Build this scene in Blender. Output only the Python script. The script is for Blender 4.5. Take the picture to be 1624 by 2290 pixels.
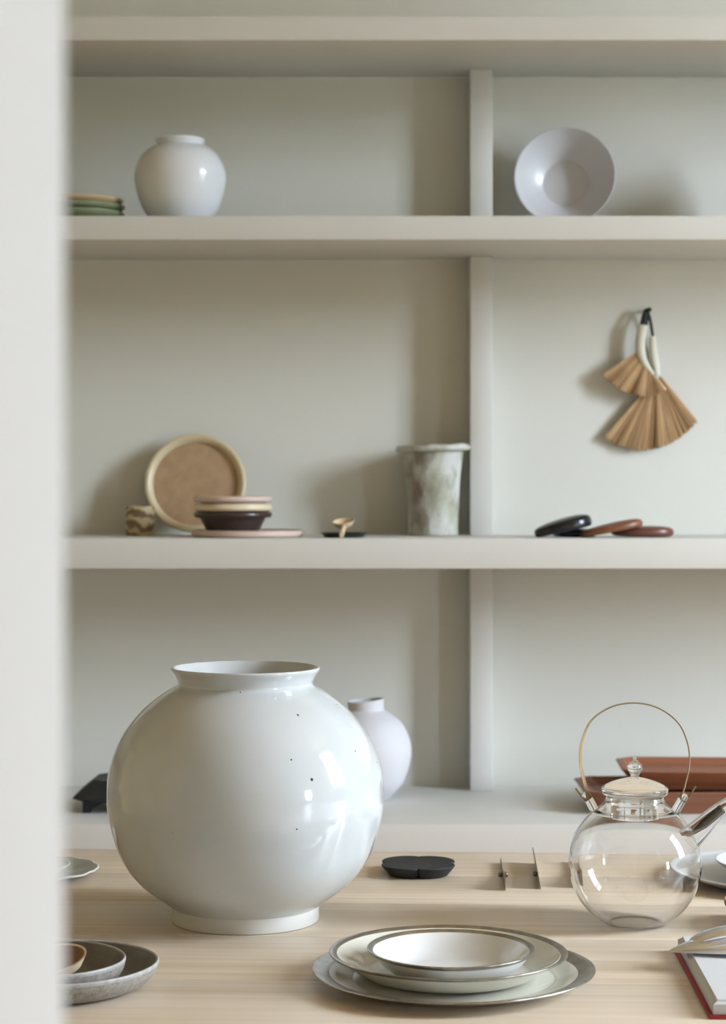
import bpy, bmesh, math, random
from mathutils import Vector, Matrix

random.seed(7)
for o in list(bpy.data.objects):
    bpy.data.objects.remove(o)
scene = bpy.context.scene
COL = scene.collection

# ---------------------------------------------------------------- camera
F, CX, HY, CZ = 4450.0, 812.0, 1095.0, 1.271      # focal (px), axis x, horizon y, eye height
cam_d = bpy.data.cameras.new('camera')
cam = bpy.data.objects.new('camera', cam_d); COL.objects.link(cam)
cam.location = (0, 0, CZ); cam.rotation_euler = (math.pi / 2, 0, 0)
cam_d.sensor_fit = 'AUTO'; cam_d.sensor_width = 36
cam_d.lens = F / 2290 * 36
cam_d.shift_x = (812.0 - CX) / 2290
cam_d.shift_y = (HY - 1145.0) / 2290
cam_d.clip_start = 0.05; cam_d.clip_end = 200
cam_d.dof.use_dof = True; cam_d.dof.focus_distance = 2.36; cam_d.dof.aperture_fstop = 7.8
scene.camera = cam

# ---------------------------------------------------------------- sky and exposure
world = bpy.data.worlds.new('sky'); scene.world = world; world.use_nodes = True
bg = world.node_tree.nodes['Background']
bg.inputs[0].default_value = (0.72, 0.84, 1.0, 1); bg.inputs[1].default_value = 81.0
scene.view_settings.view_transform = 'Standard'
scene.view_settings.look = 'None'
scene.view_settings.exposure = 0.0
scene.view_settings.gamma = 1.0
scene.view_settings.use_curve_mapping = False
WX = 3.2                                           # inner face of the right wall
WINDOWS = [(1.70, 2.50, 1.20, 3.20), (-0.30, 0.25, 0.62, 1.45)]   # y0, y1, z0, z1
for k, (a, b, c, d) in enumerate(WINDOWS):          # daylight portals in the two window openings
    l = bpy.data.lights.new('daylight', 'AREA'); l.shape = 'RECTANGLE'
    l.size = d - c; l.size_y = b - a; l.energy = 1
    l.cycles.is_portal = True
    lo = bpy.data.objects.new('daylight', l); COL.objects.link(lo)
    lo.location = (WX + 0.10, (a + b) / 2, (c + d) / 2); lo.rotation_euler = (0, math.pi / 2, 0)

# ---------------------------------------------------------------- helpers
ALB = .85
def lin(h):
    c = [int(h[i:i + 2], 16) / 255 for i in (0, 2, 4)]
    c = tuple(x / 12.92 if x <= 0.04045 else ((x + 0.055) / 1.055) ** 2.4 for x in c)
    return tuple(v * ALB for v in c) + (1,)

def at(px, py, z):
    """a point that the photograph shows at (px, py), standing z metres away"""
    return Vector(((px - CX) / F * z, z, CZ - (py - HY) / F * z))

def tag(o, label=None, cat=None, group=None, kind=None):
    if label: o['label'] = label
    if cat: o['category'] = cat
    if group: o['group'] = group
    if kind: o['kind'] = kind
    return o

def thing(name, label, cat, loc=(0, 0, 0), rz=0, group=None):
    o = bpy.data.objects.new(name, None); COL.objects.link(o)
    o.empty_display_size = 0.05
    o.location = loc; o.rotation_euler = (0, 0, rz)
    return tag(o, label, cat, group)

def link(name, bm, mat, parent=None, loc=None, rot=None, smooth=30, label=None):
    me = bpy.data.meshes.new(name)
    bmesh.ops.recalc_face_normals(bm, faces=bm.faces[:])
    bm.to_mesh(me); bm.free()
    if smooth:
        me.polygons.foreach_set('use_smooth', [True] * len(me.polygons))
        me.set_sharp_from_angle(angle=math.radians(smooth))
    o = bpy.data.objects.new(name, me); COL.objects.link(o)
    if mat: me.materials.append(mat)
    if parent: o.parent = parent
    if loc is not None: o.location = loc
    if rot is not None: o.rotation_euler = rot
    if label: o['label'] = label
    return o

def add_box(bm, a, b, bev=0.0):
    a, b = Vector(a), Vector(b)
    r = bmesh.ops.create_cube(bm, size=1)
    for v in r['verts']:
        v.co = Vector((a[i] + (v.co[i] + .5) * (b[i] - a[i]) for i in range(3)))
    if bev:
        es = list({e for v in r['verts'] for e in v.link_edges})
        bmesh.ops.bevel(bm, geom=es, offset=bev, segments=2, affect='EDGES', profile=.5)
    return bm

def box(name, a, b, mat, parent=None, bev=0.0, **k):
    return link(name, add_box(bmesh.new(), a, b, bev), mat, parent, **k)

def spline(pts, n=8):
    """Catmull-Rom through the points"""
    P = [Vector(p) for p in pts]; out = []
    for i in range(len(P) - 1):
        p0 = P[i - 1] if i else P[0] * 2 - P[1]
        p1, p2 = P[i], P[i + 1]
        p3 = P[i + 2] if i + 2 < len(P) else P[-1] * 2 - P[-2]
        for k in range(n):
            t = k / n
            out.append(.5 * ((2 * p1) + (p2 - p0) * t + (2 * p0 - 5 * p1 + 4 * p2 - p3) * t * t + (3 * p1 - p0 - 3 * p2 + p3) * t ** 3))
    out.append(P[-1]); return out

def prof(*parts):
    """chain of profile pieces; a piece is a list of (r, z); pieces of 3+ points are splined"""
    out = []
    for p in parts:
        q = [tuple(v[:2]) for v in spline([(a, b, 0) for a, b in p], 7)] if len(p) > 2 else list(p)
        for v in q:
            if not out or (abs(out[-1][0] - v[0]) + abs(out[-1][1] - v[1])) > 1e-6: out.append(v)
    return out

def lathe_bm(profile, segs=96, wob=None, bm=None):
    bm = bm or bmesh.new(); rings = []
    for i, (r, z) in enumerate(profile):
        if r < 1e-6:
            rings.append([bm.verts.new((0, 0, z))]); continue
        ring = []
        for k in range(segs):
            th = 2 * math.pi * k / segs
            rr, zz = (wob(th, r, z) if wob else (r, z))
            ring.append(bm.verts.new((rr * math.cos(th), rr * math.sin(th), zz)))
        rings.append(ring)
    for a, b in zip(rings[:-1], rings[1:]):
        if len(a) == 1 and len(b) == 1: continue
        for k in range(segs):
            k2 = (k + 1) % segs
            if len(a) == 1: bm.faces.new((a[0], b[k], b[k2]))
            elif len(b) == 1: bm.faces.new((a[k], b[0], a[k2]))
            else: bm.faces.new((a[k], b[k], b[k2], a[k2]))
    return bm

def tube_bm(path, radii, sides=12, bm=None, flat=None, cap=True):
    """tube along a path; flat=(normal vector, thickness ratio) squashes it into a strap"""
    bm = bm or bmesh.new()
    P = [Vector(p) for p in path]; n = len(P); rings = []
    up = Vector((0, 0, 1)); prev = None
    for i in range(n):
        t = (P[min(i + 1, n - 1)] - P[max(i - 1, 0)]).normalized()
        if prev is None:
            ref = Vector((0, 1, 0)) if abs(t.y) < .9 else up
            u = (ref - t * ref.dot(t)).normalized()
        else:
            u = (prev - t * prev.dot(t)).normalized()
        prev = u; v = t.cross(u)
        r = radii[i] if isinstance(radii, (list, tuple)) else radii
        ru, rv = (r, r) if flat is None else (r, r * flat)
        rings.append([bm.verts.new(P[i] + u * ru * math.cos(2 * math.pi * k / sides) + v * rv * math.sin(2 * math.pi * k / sides)) for k in range(sides)])
    for a, b in zip(rings[:-1], rings[1:]):
        for k in range(sides):
            bm.faces.new((a[k], a[(k + 1) % sides], b[(k + 1) % sides], b[k]))
    if cap:
        bm.faces.new(rings[0][::-1]); bm.faces.new(rings[-1])
    return bm

def loft_poly_bm(levels, bm=None, close=True):
    """levels: list of lists of 3-D points with equal counts"""
    bm = bm or bmesh.new()
    rings = [[bm.verts.new(p) for p in lv] for lv in levels]
    n = len(rings[0])
    for a, b in zip(rings[:-1], rings[1:]):
        for k in range(n):
            bm.faces.new((a[k], a[(k + 1) % n], b[(k + 1) % n], b[k]))
    if close:
        bm.faces.new(rings[0][::-1]); bm.faces.new(rings[-1])
    return bm

# ---------------------------------------------------------------- materials
def mat(name, col, rough=.5, metal=0.0, spec=.5, var=None, scale=(8, 8, 8), bump=0.0, bscale=80, coat=0.0):
    """principled; var = second colour blended in by noise; bump = fine relief"""
    m = bpy.data.materials.new(name); m.use_nodes = True
    nt = m.node_tree; b = nt.nodes['Principled BSDF']
    c = lin(col) if isinstance(col, str) else col
    b.inputs['Base Color'].default_value = c
    b.inputs['Roughness'].default_value = rough; b.inputs['Metallic'].default_value = metal
    b.inputs['Specular IOR Level'].default_value = spec
    if coat:
        b.inputs['Coat Weight'].default_value = coat; b.inputs['Coat Roughness'].default_value = .08
    tc = nt.nodes.new('ShaderNodeTexCoord')
    if var:
        mp = nt.nodes.new('ShaderNodeMapping'); mp.inputs['Scale'].default_value = scale
        no = nt.nodes.new('ShaderNodeTexNoise'); no.inputs['Scale'].default_value = 1; no.inputs['Detail'].default_value = 6
        no.inputs['Roughness'].default_value = .62
        rp = nt.nodes.new('ShaderNodeValToRGB')
        rp.color_ramp.elements[0].position = .36; rp.color_ramp.elements[1].position = .66
        rp.color_ramp.elements[0].color = c; rp.color_ramp.elements[1].color = lin(var)
        nt.links.new(tc.outputs['Object'], mp.inputs[0]); nt.links.new(mp.outputs[0], no.inputs['Vector'])
        nt.links.new(no.outputs['Fac'], rp.inputs[0]); nt.links.new(rp.outputs[0], b.inputs['Base Color'])
    if bump:
        n2 = nt.nodes.new('ShaderNodeTexNoise'); n2.inputs['Scale'].default_value = bscale; n2.inputs['Detail'].default_value = 4
        bu = nt.nodes.new('ShaderNodeBump'); bu.inputs['Strength'].default_value = bump; bu.inputs['Distance'].default_value = .002
        nt.links.new(tc.outputs['Object'], n2.inputs['Vector']); nt.links.new(n2.outputs['Fac'], bu.inputs['Height'])
        nt.links.new(bu.outputs[0], b.inputs['Normal'])
    return m

def speckled(m, dot, scale=45, size=.05, keep=.7):
    """tiny iron specks in a glaze"""
    nt = m.node_tree; b = nt.nodes['Principled BSDF']
    tc = nt.nodes.new('ShaderNodeTexCoord')
    vo = nt.nodes.new('ShaderNodeTexVoronoi'); vo.inputs['Scale'].default_value = scale
    sep = nt.nodes.new('ShaderNodeSeparateColor')
    lt = nt.nodes.new('ShaderNodeMath'); lt.operation = 'MULTIPLY'
    gt = nt.nodes.new('ShaderNodeMath'); gt.operation = 'GREATER_THAN'; gt.inputs[1].default_value = keep
    sz = nt.nodes.new('ShaderNodeMath'); sz.operation = 'MULTIPLY'; sz.inputs[1].default_value = size
    lt2 = nt.nodes.new('ShaderNodeMath'); lt2.operation = 'LESS_THAN'
    mx = nt.nodes.new('ShaderNodeMix'); mx.data_type = 'RGBA'
    nt.links.new(tc.outputs['Object'], vo.inputs['Vector'])
    nt.links.new(vo.outputs['Color'], sep.inputs[0])
    nt.links.new(sep.outputs[0], gt.inputs[0])
    nt.links.new(sep.outputs[1], sz.inputs[0])
    nt.links.new(vo.outputs['Distance'], lt2.inputs[0]); nt.links.new(sz.outputs[0], lt2.inputs[1])
    nt.links.new(gt.outputs[0], lt.inputs[0]); nt.links.new(lt2.outputs[0], lt.inputs[1])
    src = b.inputs['Base Color'].links
    if src: nt.links.new(src[0].from_socket, mx.inputs['A'])
    else: mx.inputs['A'].default_value = b.inputs['Base Color'].default_value
    mx.inputs['B'].default_value = lin(dot)
    nt.links.new(lt.outputs[0], mx.inputs['Factor'])
    nt.links.new(mx.outputs['Result'], b.inputs['Base Color'])
    return m

def wood(name, c1, c2, along='X', s=1.0, rough=.5, tone=0.0):
    m = bpy.data.materials.new(name); m.use_nodes = True
    nt = m.node_tree; b = nt.nodes['Principled BSDF']; b.inputs['Roughness'].default_value = rough
    b.inputs['Specular IOR Level'].default_value = .5
    tc = nt.nodes.new('ShaderNodeTexCoord'); oi = nt.nodes.new('ShaderNodeObjectInfo')
    add = nt.nodes.new('ShaderNodeVectorMath'); add.operation = 'ADD'
    sc = nt.nodes.new('ShaderNodeVectorMath'); sc.operation = 'SCALE'; sc.inputs[0].default_value = (7, 13, 5)
    nt.links.new(oi.outputs['Random'], sc.inputs['Scale'])
    nt.links.new(tc.outputs['Object'], add.inputs[0]); nt.links.new(sc.outputs[0], add.inputs[1])
    S = {'X': (1.1, 60, 60), 'Y': (60, 1.1, 60), 'Z': (60, 60, 1.1)}[along]
    mp = nt.nodes.new('ShaderNodeMapping'); mp.inputs['Scale'].default_value = tuple(v * s for v in S)
    no = nt.nodes.new('ShaderNodeTexNoise'); no.inputs['Scale'].default_value = 1; no.inputs['Detail'].default_value = 5
    no.inputs['Distortion'].default_value = .6
    mp2 = nt.nodes.new('ShaderNodeMapping'); mp2.inputs['Scale'].default_value = tuple(v * s * (2.5 if v < 10 else 9) for v in S)
    n2 = nt.nodes.new('ShaderNodeTexNoise'); n2.inputs['Scale'].default_value = 1; n2.inputs['Detail'].default_value = 3
    av = nt.nodes.new('ShaderNodeMath'); av.operation = 'MULTIPLY_ADD'; av.inputs[1].default_value = .35
    rt = nt.nodes.new('ShaderNodeMath'); rt.operation = 'MULTIPLY_ADD'; rt.inputs[1].default_value = tone
    rp = nt.nodes.new('ShaderNodeValToRGB')
    rp.color_ramp.elements[0].position = .55; rp.color_ramp.elements[1].position = .98
    rp.color_ramp.elements[0].color = lin(c1); rp.color_ramp.elements[1].color = lin(c2)
    for q in (mp, mp2): nt.links.new(add.outputs[0], q.inputs[0])
    nt.links.new(mp.outputs[0], no.inputs['Vector']); nt.links.new(mp2.outputs[0], n2.inputs['Vector'])
    nt.links.new(n2.outputs['Fac'], av.inputs[0]); nt.links.new(no.outputs['Fac'], av.inputs[2])
    nt.links.new(oi.outputs['Random'], rt.inputs[0]); nt.links.new(av.outputs[0], rt.inputs[2])
    nt.links.new(rt.outputs[0], rp.inputs[0]); nt.links.new(rp.outputs[0], b.inputs['Base Color'])
    bu = nt.nodes.new('ShaderNodeBump'); bu.inputs['Strength'].default_value = .12; bu.inputs['Distance'].default_value = .001
    nt.links.new(n2.outputs['Fac'], bu.inputs['Height']); nt.links.new(bu.outputs[0], b.inputs['Normal'])
    return m

def glass(name, tint=(1, 1, 1, 1), ior=1.46):
    m = bpy.data.materials.new(name); m.use_nodes = True
    nt = m.node_tree; b = nt.nodes['Principled BSDF']
    b.inputs['Base Color'].default_value = tint
    b.inputs['Roughness'].default_value = 0; b.inputs['IOR'].default_value = ior
    b.inputs['Transmission Weight'].default_value = 1
    return m

def thin_glass(name):
    m = bpy.data.materials.new(name); m.use_nodes = True
    nt = m.node_tree; nt.nodes.remove(nt.nodes['Principled BSDF']); out = nt.nodes['Material Output']
    tr = nt.nodes.new('ShaderNodeBsdfTransparent'); tr.inputs[0].default_value = (.985, .988, .985, 1)
    gl = nt.nodes.new('ShaderNodeBsdfGlossy'); gl.inputs['Roughness'].default_value = 0; gl.inputs[0].default_value = (1, 1, 1, 1)
    fr = nt.nodes.new('ShaderNodeFresnel'); 
    ge = nt.nodes.new('ShaderNodeNewGeometry'); mr = nt.nodes.new('ShaderNodeMapRange')      # same reflectance on both faces of the wall
    mr.inputs['To Min'].default_value = 1.46; mr.inputs['To Max'].default_value = 1 / 1.46
    nt.links.new(ge.outputs['Backfacing'], mr.inputs['Value']); nt.links.new(mr.outputs[0], fr.inputs[0])
    mx = nt.nodes.new('ShaderNodeMixShader')
    nt.links.new(fr.outputs[0], mx.inputs[0]); nt.links.new(tr.outputs[0], mx.inputs[1]); nt.links.new(gl.outputs[0], mx.inputs[2])
    nt.links.new(mx.outputs[0], out.inputs[0])
    return m

PAINT = mat('off_white_paint', 'dddbd4', .55, spec=.3, bump=.03, bscale=160)
WALLP = mat('wall_paint', 'e0ded3', .7, spec=.25, bump=.04, bscale=120)
JAMBP = mat('white_wall_paint', 'cccac6', .8, spec=.1)
ALB = 1.0; CEILP = wood('ceiling_boards', 'eedec4', 'e2cdaa', 'Y', .5); ALB = .85
ALB = 1.0; FLOOR = wood('oak_floor', 'd8b07a', 'c2965c', 'Y', .5); ALB = .85
ALB = 1.0; CLAYP = mat('clay_plaster', 'f3e0b8', .85, var='eed7a8', scale=(2, 2, 2)); ALB = .85
GROUND = mat('paving', '8f8d85', .9)
ALB = 1.0; ASH = wood('pale_ash', 'dccbb5', 'c9b498', 'X', 1.0, .36, .15); ALB = .85
ALB = 1.0; ASHZ = wood('pale_ash_upright', 'f0e4d3', 'd9c4a8', 'Z', 1.0, .45); ALB = .85
PORCELAIN = speckled(mat('jar_porcelain', 'ced0cf', .06, var='c6c7c2', scale=(5, 5, 5), coat=.3), '4a463e', 42, .085, .6)
JARFOOT = mat('unglazed_foot', 'd9d5cb', .55)
WHITEGLAZE = mat('white_glaze', 'e4e6e8', .18)
MATTWHITE = mat('matt_white_clay', 'd4d2d3', .75)
BOWLWHITE = mat('bowl_white', 'd4d3d5', .3)
CREAM = mat('cream_glaze', 'e6e1d3', .13, var='dedbc9', scale=(12, 12, 12))
WHITEIN = mat('white_bowl_glaze', 'eae8e3', .12)
ALB = 1.0; SILVER = mat('silver_lustre', 'b9b4ab', .27, 1.0, var='98938a', scale=(60, 60, 60), bump=.12, bscale=150); ALB = .85
ALB = 1.0; POLISHED = mat('worn_silver', 'c9c8c5', .2, 1.0, var='9a9895', scale=(40, 40, 40), bump=.10, bscale=90); ALB = .85
ALB = 1.0; STEEL = mat('steel', '8d857a', .38, 1.0); ALB = .85
GREYIN = mat('dark_grey_glaze', '6a645d', .42, var='7b756d', scale=(60, 60, 60))
GREYOUT = mat('ash_grey_stoneware', 'a39d94', .6, var='86796b', scale=(160, 160, 160), bump=.2, bscale=350)
GREYRIM = mat('pale_grey_rim', 'b4b0aa', .5, var='9a958d', scale=(120, 120, 120))
SPOONW = wood('spoon_wood', '9a6f4b', '855b3a', 'X', 2, .5)
SPOONE = wood('pale_spoon_wood', 'e3cda9', 'd0b48b', 'X', 2, .5)
TRAYBLK = mat('charcoal_black', '1c1d1e', .62, var='242526', scale=(90, 90, 90), bump=.15, bscale=300)
LACQ = mat('black_wood', '1d1e1e', .5, bump=.1, bscale=200)
TANPLATE = mat('sand_glaze', 'b99a76', .5, var='a98a68', scale=(40, 40, 40))
TANRIM = mat('cream_rim_glaze', 'd8c6a0', .35)
PINK = mat('pale_pink_clay', 'd6beb0', .5)
IVORY = mat('ivory_clay', 'e0cfae', .4)
DBROWN = mat('dark_brown_glaze', '3d2f2a', .3)
BLACKG = mat('black_plate_glaze', '1f2122', .35)
BLACKP = mat('black_lacquer', '17181b', .25)
LEATHER = mat('chestnut_leather', '8a5638', .4, var='74452d', scale=(30, 30, 30))
LEATHERD = mat('dark_chestnut_leather', '6d4030', .33)
GREENG = mat('olive_green_glaze', 'a3ab87', .35, var='8f9874', scale=(20, 20, 20))
TANTOP = mat('straw_glaze', 'd3b98f', .4)
BRISTLE = mat('palm_fibre', 'b98a58', .7)
def _br(nt):
    at_ = nt.nodes.new('ShaderNodeAttribute'); at_.attribute_name = 'tone'
    rp = nt.nodes.new('ShaderNodeValToRGB'); rp.color_ramp.elements[0].color = lin('9a7550'); rp.color_ramp.elements[1].color = lin('dab889')
    nt.links.new(at_.outputs['Fac'], rp.inputs[0]); nt.links.new(rp.outputs[0], nt.nodes['Principled BSDF'].inputs['Base Color'])
_br(BRISTLE.node_tree)
WRAP = mat('cotton_wrap', 'ddd9c6', .8, bump=.2, bscale=500)
CORD = mat('black_cord', '23261f', .6)
TRAYW = wood('chestnut_wood', '9c6446', '7d4a32', 'X', 1.5, .5)
RED = mat('red_cloth', 'a8262b', .6, bump=.1, bscale=900)
PAPER = mat('paper', 'd6d5d3', .8)
GLASS = glass('clear_glass'); THIN = thin_glass('blown_glass')
RATTAN = mat('split_bamboo', 'b59668', .35, var='9c7c50', scale=(90, 90, 20))
BRONZE = mat('dark_wire', '5b5240', .35, .8)
BROWNB = wood('bowl_wood', 'a97a53', '8f6443', 'X', 2, .5)

def mottled(name):
    m = mat(name, 'c9cabd', .6, bump=.5, bscale=45)
    nt = m.node_tree; b = nt.nodes['Principled BSDF']
    tc = nt.nodes.new('ShaderNodeTexCoord')
    def layer(prev, scale, vec, p0, p1, col):
        mp = nt.nodes.new('ShaderNodeMapping'); mp.inputs['Scale'].default_value = vec
        mp.inputs['Location'].default_value = (scale, scale * .7, 0)
        no = nt.nodes.new('ShaderNodeTexNoise'); no.inputs['Scale'].default_value = scale; no.inputs['Detail'].default_value = 5
        rp = nt.nodes.new('ShaderNodeMapRange'); rp.inputs['From Min'].default_value = p0; rp.inputs['From Max'].default_value = p1
        mx = nt.nodes.new('ShaderNodeMix'); mx.data_type = 'RGBA'
        nt.links.new(tc.outputs['Object'], mp.inputs[0]); nt.links.new(mp.outputs[0], no.inputs['Vector'])
        nt.links.new(no.outputs['Fac'], rp.inputs['Value']); nt.links.new(rp.outputs[0], mx.inputs['Factor'])
        if isinstance(prev, str): mx.inputs['A'].default_value = lin(prev)
        else: nt.links.new(prev, mx.inputs['A'])
        mx.inputs['B'].default_value = lin(col)
        return mx.outputs['Result']
    c = layer('cdcdc6', 22, (1, 1, .5), .46, .64, 'abab95')
    c = layer(c, 30, (1, 1, .6), .52, .68, '928f76')
    c = layer(c, 17, (1, 1, .6), .58, .70, '82786c')
    nt.links.new(c, b.inputs['Base Color'])
    return m
MOTTLE = mottled('mottled_green_glaze')

def marbled(name):
    m = mat(name, 'c8b48c', .5)
    nt = m.node_tree; b = nt.nodes['Principled BSDF']
    tc = nt.nodes.new('ShaderNodeTexCoord')
    w = nt.nodes.new('ShaderNodeTexWave'); w.wave_type = 'BANDS'; w.bands_direction = 'Z'
    w.inputs['Scale'].default_value = 16; w.inputs['Distortion'].default_value = 9; w.inputs['Detail'].default_value = 3
    w.inputs['Detail Scale'].default_value = 1.6
    rp = nt.nodes.new('ShaderNodeValToRGB')
    rp.color_ramp.elements[0].color = lin('7d6545'); rp.color_ramp.elements[1].color = lin('cbb78f')
    rp.color_ramp.elements[0].position = .2; rp.color_ramp.elements[1].position = .75
    nt.links.new(tc.outputs['Object'], w.inputs['Vector']); nt.links.new(w.outputs['Fac'], rp.inputs[0])
    nt.links.new(rp.outputs[0], b.inputs['Base Color'])
    return m
MARBLE = marbled('marbled_clay')

# ================================================================ THE ROOM
XL, YB, YR, ZC = -2.5, 4.09, -1.8, 3.40
def struct(o): o['kind'] = 'structure'; return o
struct(box('floor', (XL - .1, YR - .1, -.1), (WX + .2, YB + .1, 0), FLOOR))
struct(box('ceiling', (XL - .1, YR - .1, ZC), (WX + .2, YB + .1, ZC + .1), CEILP))
struct(box('wall_back', (XL - .1, YB, 0), (WX + .2, YB + .1, ZC), WALLP))
struct(box('wall_left', (XL - .1, YR, 0), (XL, YB, ZC), CLAYP))
struct(box('wall_rear', (XL, YR - .1, 0), (WX, YR, ZC), CLAYP))
bm = bmesh.new()                                   # right wall around its two window openings
ys = sorted({YR, YB, *[w[0] for w in WINDOWS], *[w[1] for w in WINDOWS]})
for a, b in zip(ys[:-1], ys[1:]):
    hole = [w for w in WINDOWS if w[0] <= a and b <= w[1]]
    if not hole: add_box(bm, (WX, a, 0), (WX + .2, b, ZC))
    else:
        add_box(bm, (WX, a, 0), (WX + .2, b, hole[0][2])); add_box(bm, (WX, a, hole[0][3]), (WX + .2, b, ZC))
struct(link('wall_right', bm, WALLP, smooth=0))
struct(box('ground', (WX + .2, -25, -.12), (40, 30, -.05), GROUND))
# clipped hedge outside the windows, its top ragged against the sky
hg = bpy.data.objects.new('garden_hedge', None); COL.objects.link(hg); struct(hg); hg.location = (24.0, 1.5, -.05)
bm = bmesh.new(); rnd = random.Random(4); lv = []
hn = 150
for q, (hx, hzf) in enumerate(((-.6, 0), (-.62, .5), (-.5, .93), (0, 1), (.5, .93), (.6, 0))):
    lv.append([])
    for i in range(hn + 1):
        top = 4.5 + .25 * math.sin(i * .5) + rnd.uniform(-.35, .35)
        lv[-1].append(bm.verts.new((hx + rnd.uniform(-.06, .06), -14 + 26 * i / hn, top * hzf)))
for a, b in zip(lv[:-1], lv[1:]):
    for i in range(hn): bm.faces.new((a[i], a[i + 1], b[i + 1], b[i]))
link('foliage', bm, mat('hedge_leaves', '3d4a2c', .8, var='55633c', scale=(6, 6, 6), bump=.6, bscale=25), hg, smooth=0)
for k, (a, b, c, d) in enumerate(WINDOWS):
    r = bpy.data.objects.new('window_%d' % (k + 1), None); COL.objects.link(r); struct(r)
    r.location = (WX, (a + b) / 2, c); hw, hh = (b - a) / 2, d - c; t = .045
    bm = bmesh.new(); x0, x1 = .05, .11
    add_box(bm, (x0, -hw, 0), (x1, hw, t)); add_box(bm, (x0, -hw, hh - t), (x1, hw, hh))
    add_box(bm, (x0, -hw, t), (x1, -hw + t, hh - t)); add_box(bm, (x0, hw - t, t), (x1, hw, hh - t))
    link('window_frame', bm, PAINT, r, smooth=0)
    if k == 0:
        box('mullion', (x0, .06, t), (x1, .10, hh - t), PAINT, r)
        box('mullion', (x0, -hw + t, 1.42), (x1, .06, 1.46), PAINT, r)
        box('mullion', (x0, .10, 1.42), (x1, hw - t, 1.46), PAINT, r)
    box('window_sill', (-.03, -hw - .04, -.03), (.05, hw + .04, 0), PAINT, r)
# partition whose end (the door jamb) stands close to the lens on the left
struct(box('wall_partition', (XL, .36, 0), (-.0895, .60, ZC), JAMBP, bev=.004))

# ================================================================ SHELVING
ZF, ZD = 3.75, 4.01
S1 = (2.118, 2.163); S2 = (1.742, 1.787); S3 = (1.122, 1.179); BENCH = .664
unit = thing('shelving_unit', 'built-in off-white shelving with thick boards and a recessed upright', 'shelving', (0, YB, BENCH))
def sh(name, a, b):
    o = box(name, a, b, PAINT, None, bev=.0015)
    o.parent = unit; o.matrix_parent_inverse = Matrix.Translation((0, -YB, -BENCH))
    return o
for z0, z1 in (S1, S2, S3): sh('shelf_board', (XL + .002, ZF, z0), (WX - .002, YB - .001, z1))
for x in (-2.32, -1.05, .2163, 1.50, 2.77):
    for z0, z1 in ((BENCH, S3[0]), (S3[1], S2[0]), (S2[1], S1[0])):
        sh('upright', (x, ZD, z0), (x + .045, YB - .001, z1))
bench = thing('bench_cabinet', 'low off-white cabinet ledge running below the shelves behind the table', 'cabinet', (0, 3.85, 0))
BF = 3.609
for nm, a, b in (('worktop', (XL + .002, BF, BENCH - .16), (WX - .002, YB - .001, BENCH - .0003)),
                 ('body', (XL + .002, BF + .004, 0), (WX - .002, YB - .001, BENCH - .16))):
    o = box(nm, a, b, PAINT, None, bev=.0015 if nm == 'worktop' else 0)
    o.parent = bench; o.matrix_parent_inverse = Matrix.Translation((0, -3.85, 0))

# ================================================================ TABLE
TZ = .74; ROT = math.radians(-2.7)
table = thing('table', 'pale ash plank table standing in front of the shelves', 'table', (0, 2.2, 0), ROT)
ply = [2.923, 2.74, 2.555, 2.36, 2.15, 1.94, 1.72, 1.50]
pa, pb = -1.15, 1.35
for i in range(len(ply) - 1):
    box('plank', (pa, ply[i + 1] - 2.2 + .0003, TZ - .032), (pb, ply[i] - 2.2 - .0003, TZ), ASH, table, bev=.0008)
y0, y1 = 1.50 - 2.2, 2.923 - 2.2
for x in (pa + .06, pb - .13):
    for y in (y0 + .06, y1 - .13):
        box('leg', (x, y, 0), (x + .07, y + .07, TZ - .033), ASHZ, table, bev=.003)
for y in (y0 + .08, y1 - .11):
    box('apron', (pa + .13, y, TZ - .12), (pb - .13, y + .03, TZ - .033), ASH, table)
def T(px, py, h=0.0):
    """point on the table top (raised by h) that shows at (px, py)"""
    z = F * (CZ - TZ - h) / (py - HY)
    return at(px, py, z)
EPS = .0004

# ---------------------------------------------------------------- moon jar
jar = thing('moon_jar', 'large round white porcelain moon jar with flared rim on the table', 'jar', (-.1452, 2.46, TZ + EPS))
outer = prof([(.0893, .018), (.0955, .0215), (.1300, .048), (.1535, .0807), (.1680, .1277), (.1702, .1587), (.1670, .1896), (.1530, .2255), (.1300, .2560), (.1040, .2775), (.0850, .2885)],
             [(.0835, .2905), (.0838, .2935), (.0872, .3010), (.0918, .3075)])
lip = prof([(.0918, .3075), (.0926, .3098), (.0914, .3116), (.0890, .3112)])
inner = prof([(.0890, .3112), (.0850, .3045), (.0795, .2930), (.0800, .2850)], [(.0800, .2850), (.1250, .2500), (.1470, .2240), (.1640, .1590), (.1480, .0830), (.1000, .0300), (.0000, .0220)])
base = prof([(0, .016), (.088, .016)], [(.088, .016), (.0893, .018)])
def jw(th, r, z): return r * (1 + .004 * math.sin(th * 2 + 1 + z * 9)), z
link('body', lathe_bm(base + outer[1:] + lip[1:] + inner[1:], 160, jw), PORCELAIN, jar)
link('foot_ring', lathe_bm(prof([(.078, .0157), (.080, 0)], [(.080, 0), (.0895, 0)], [(.0895, 0), (.0907, .002), (.0902, .0190), (.0880, .0200)], [(.0880, .0200), (.078, .0157)]), 128), JARFOOT, jar, label='matt unglazed foot ring of the jar')

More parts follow.
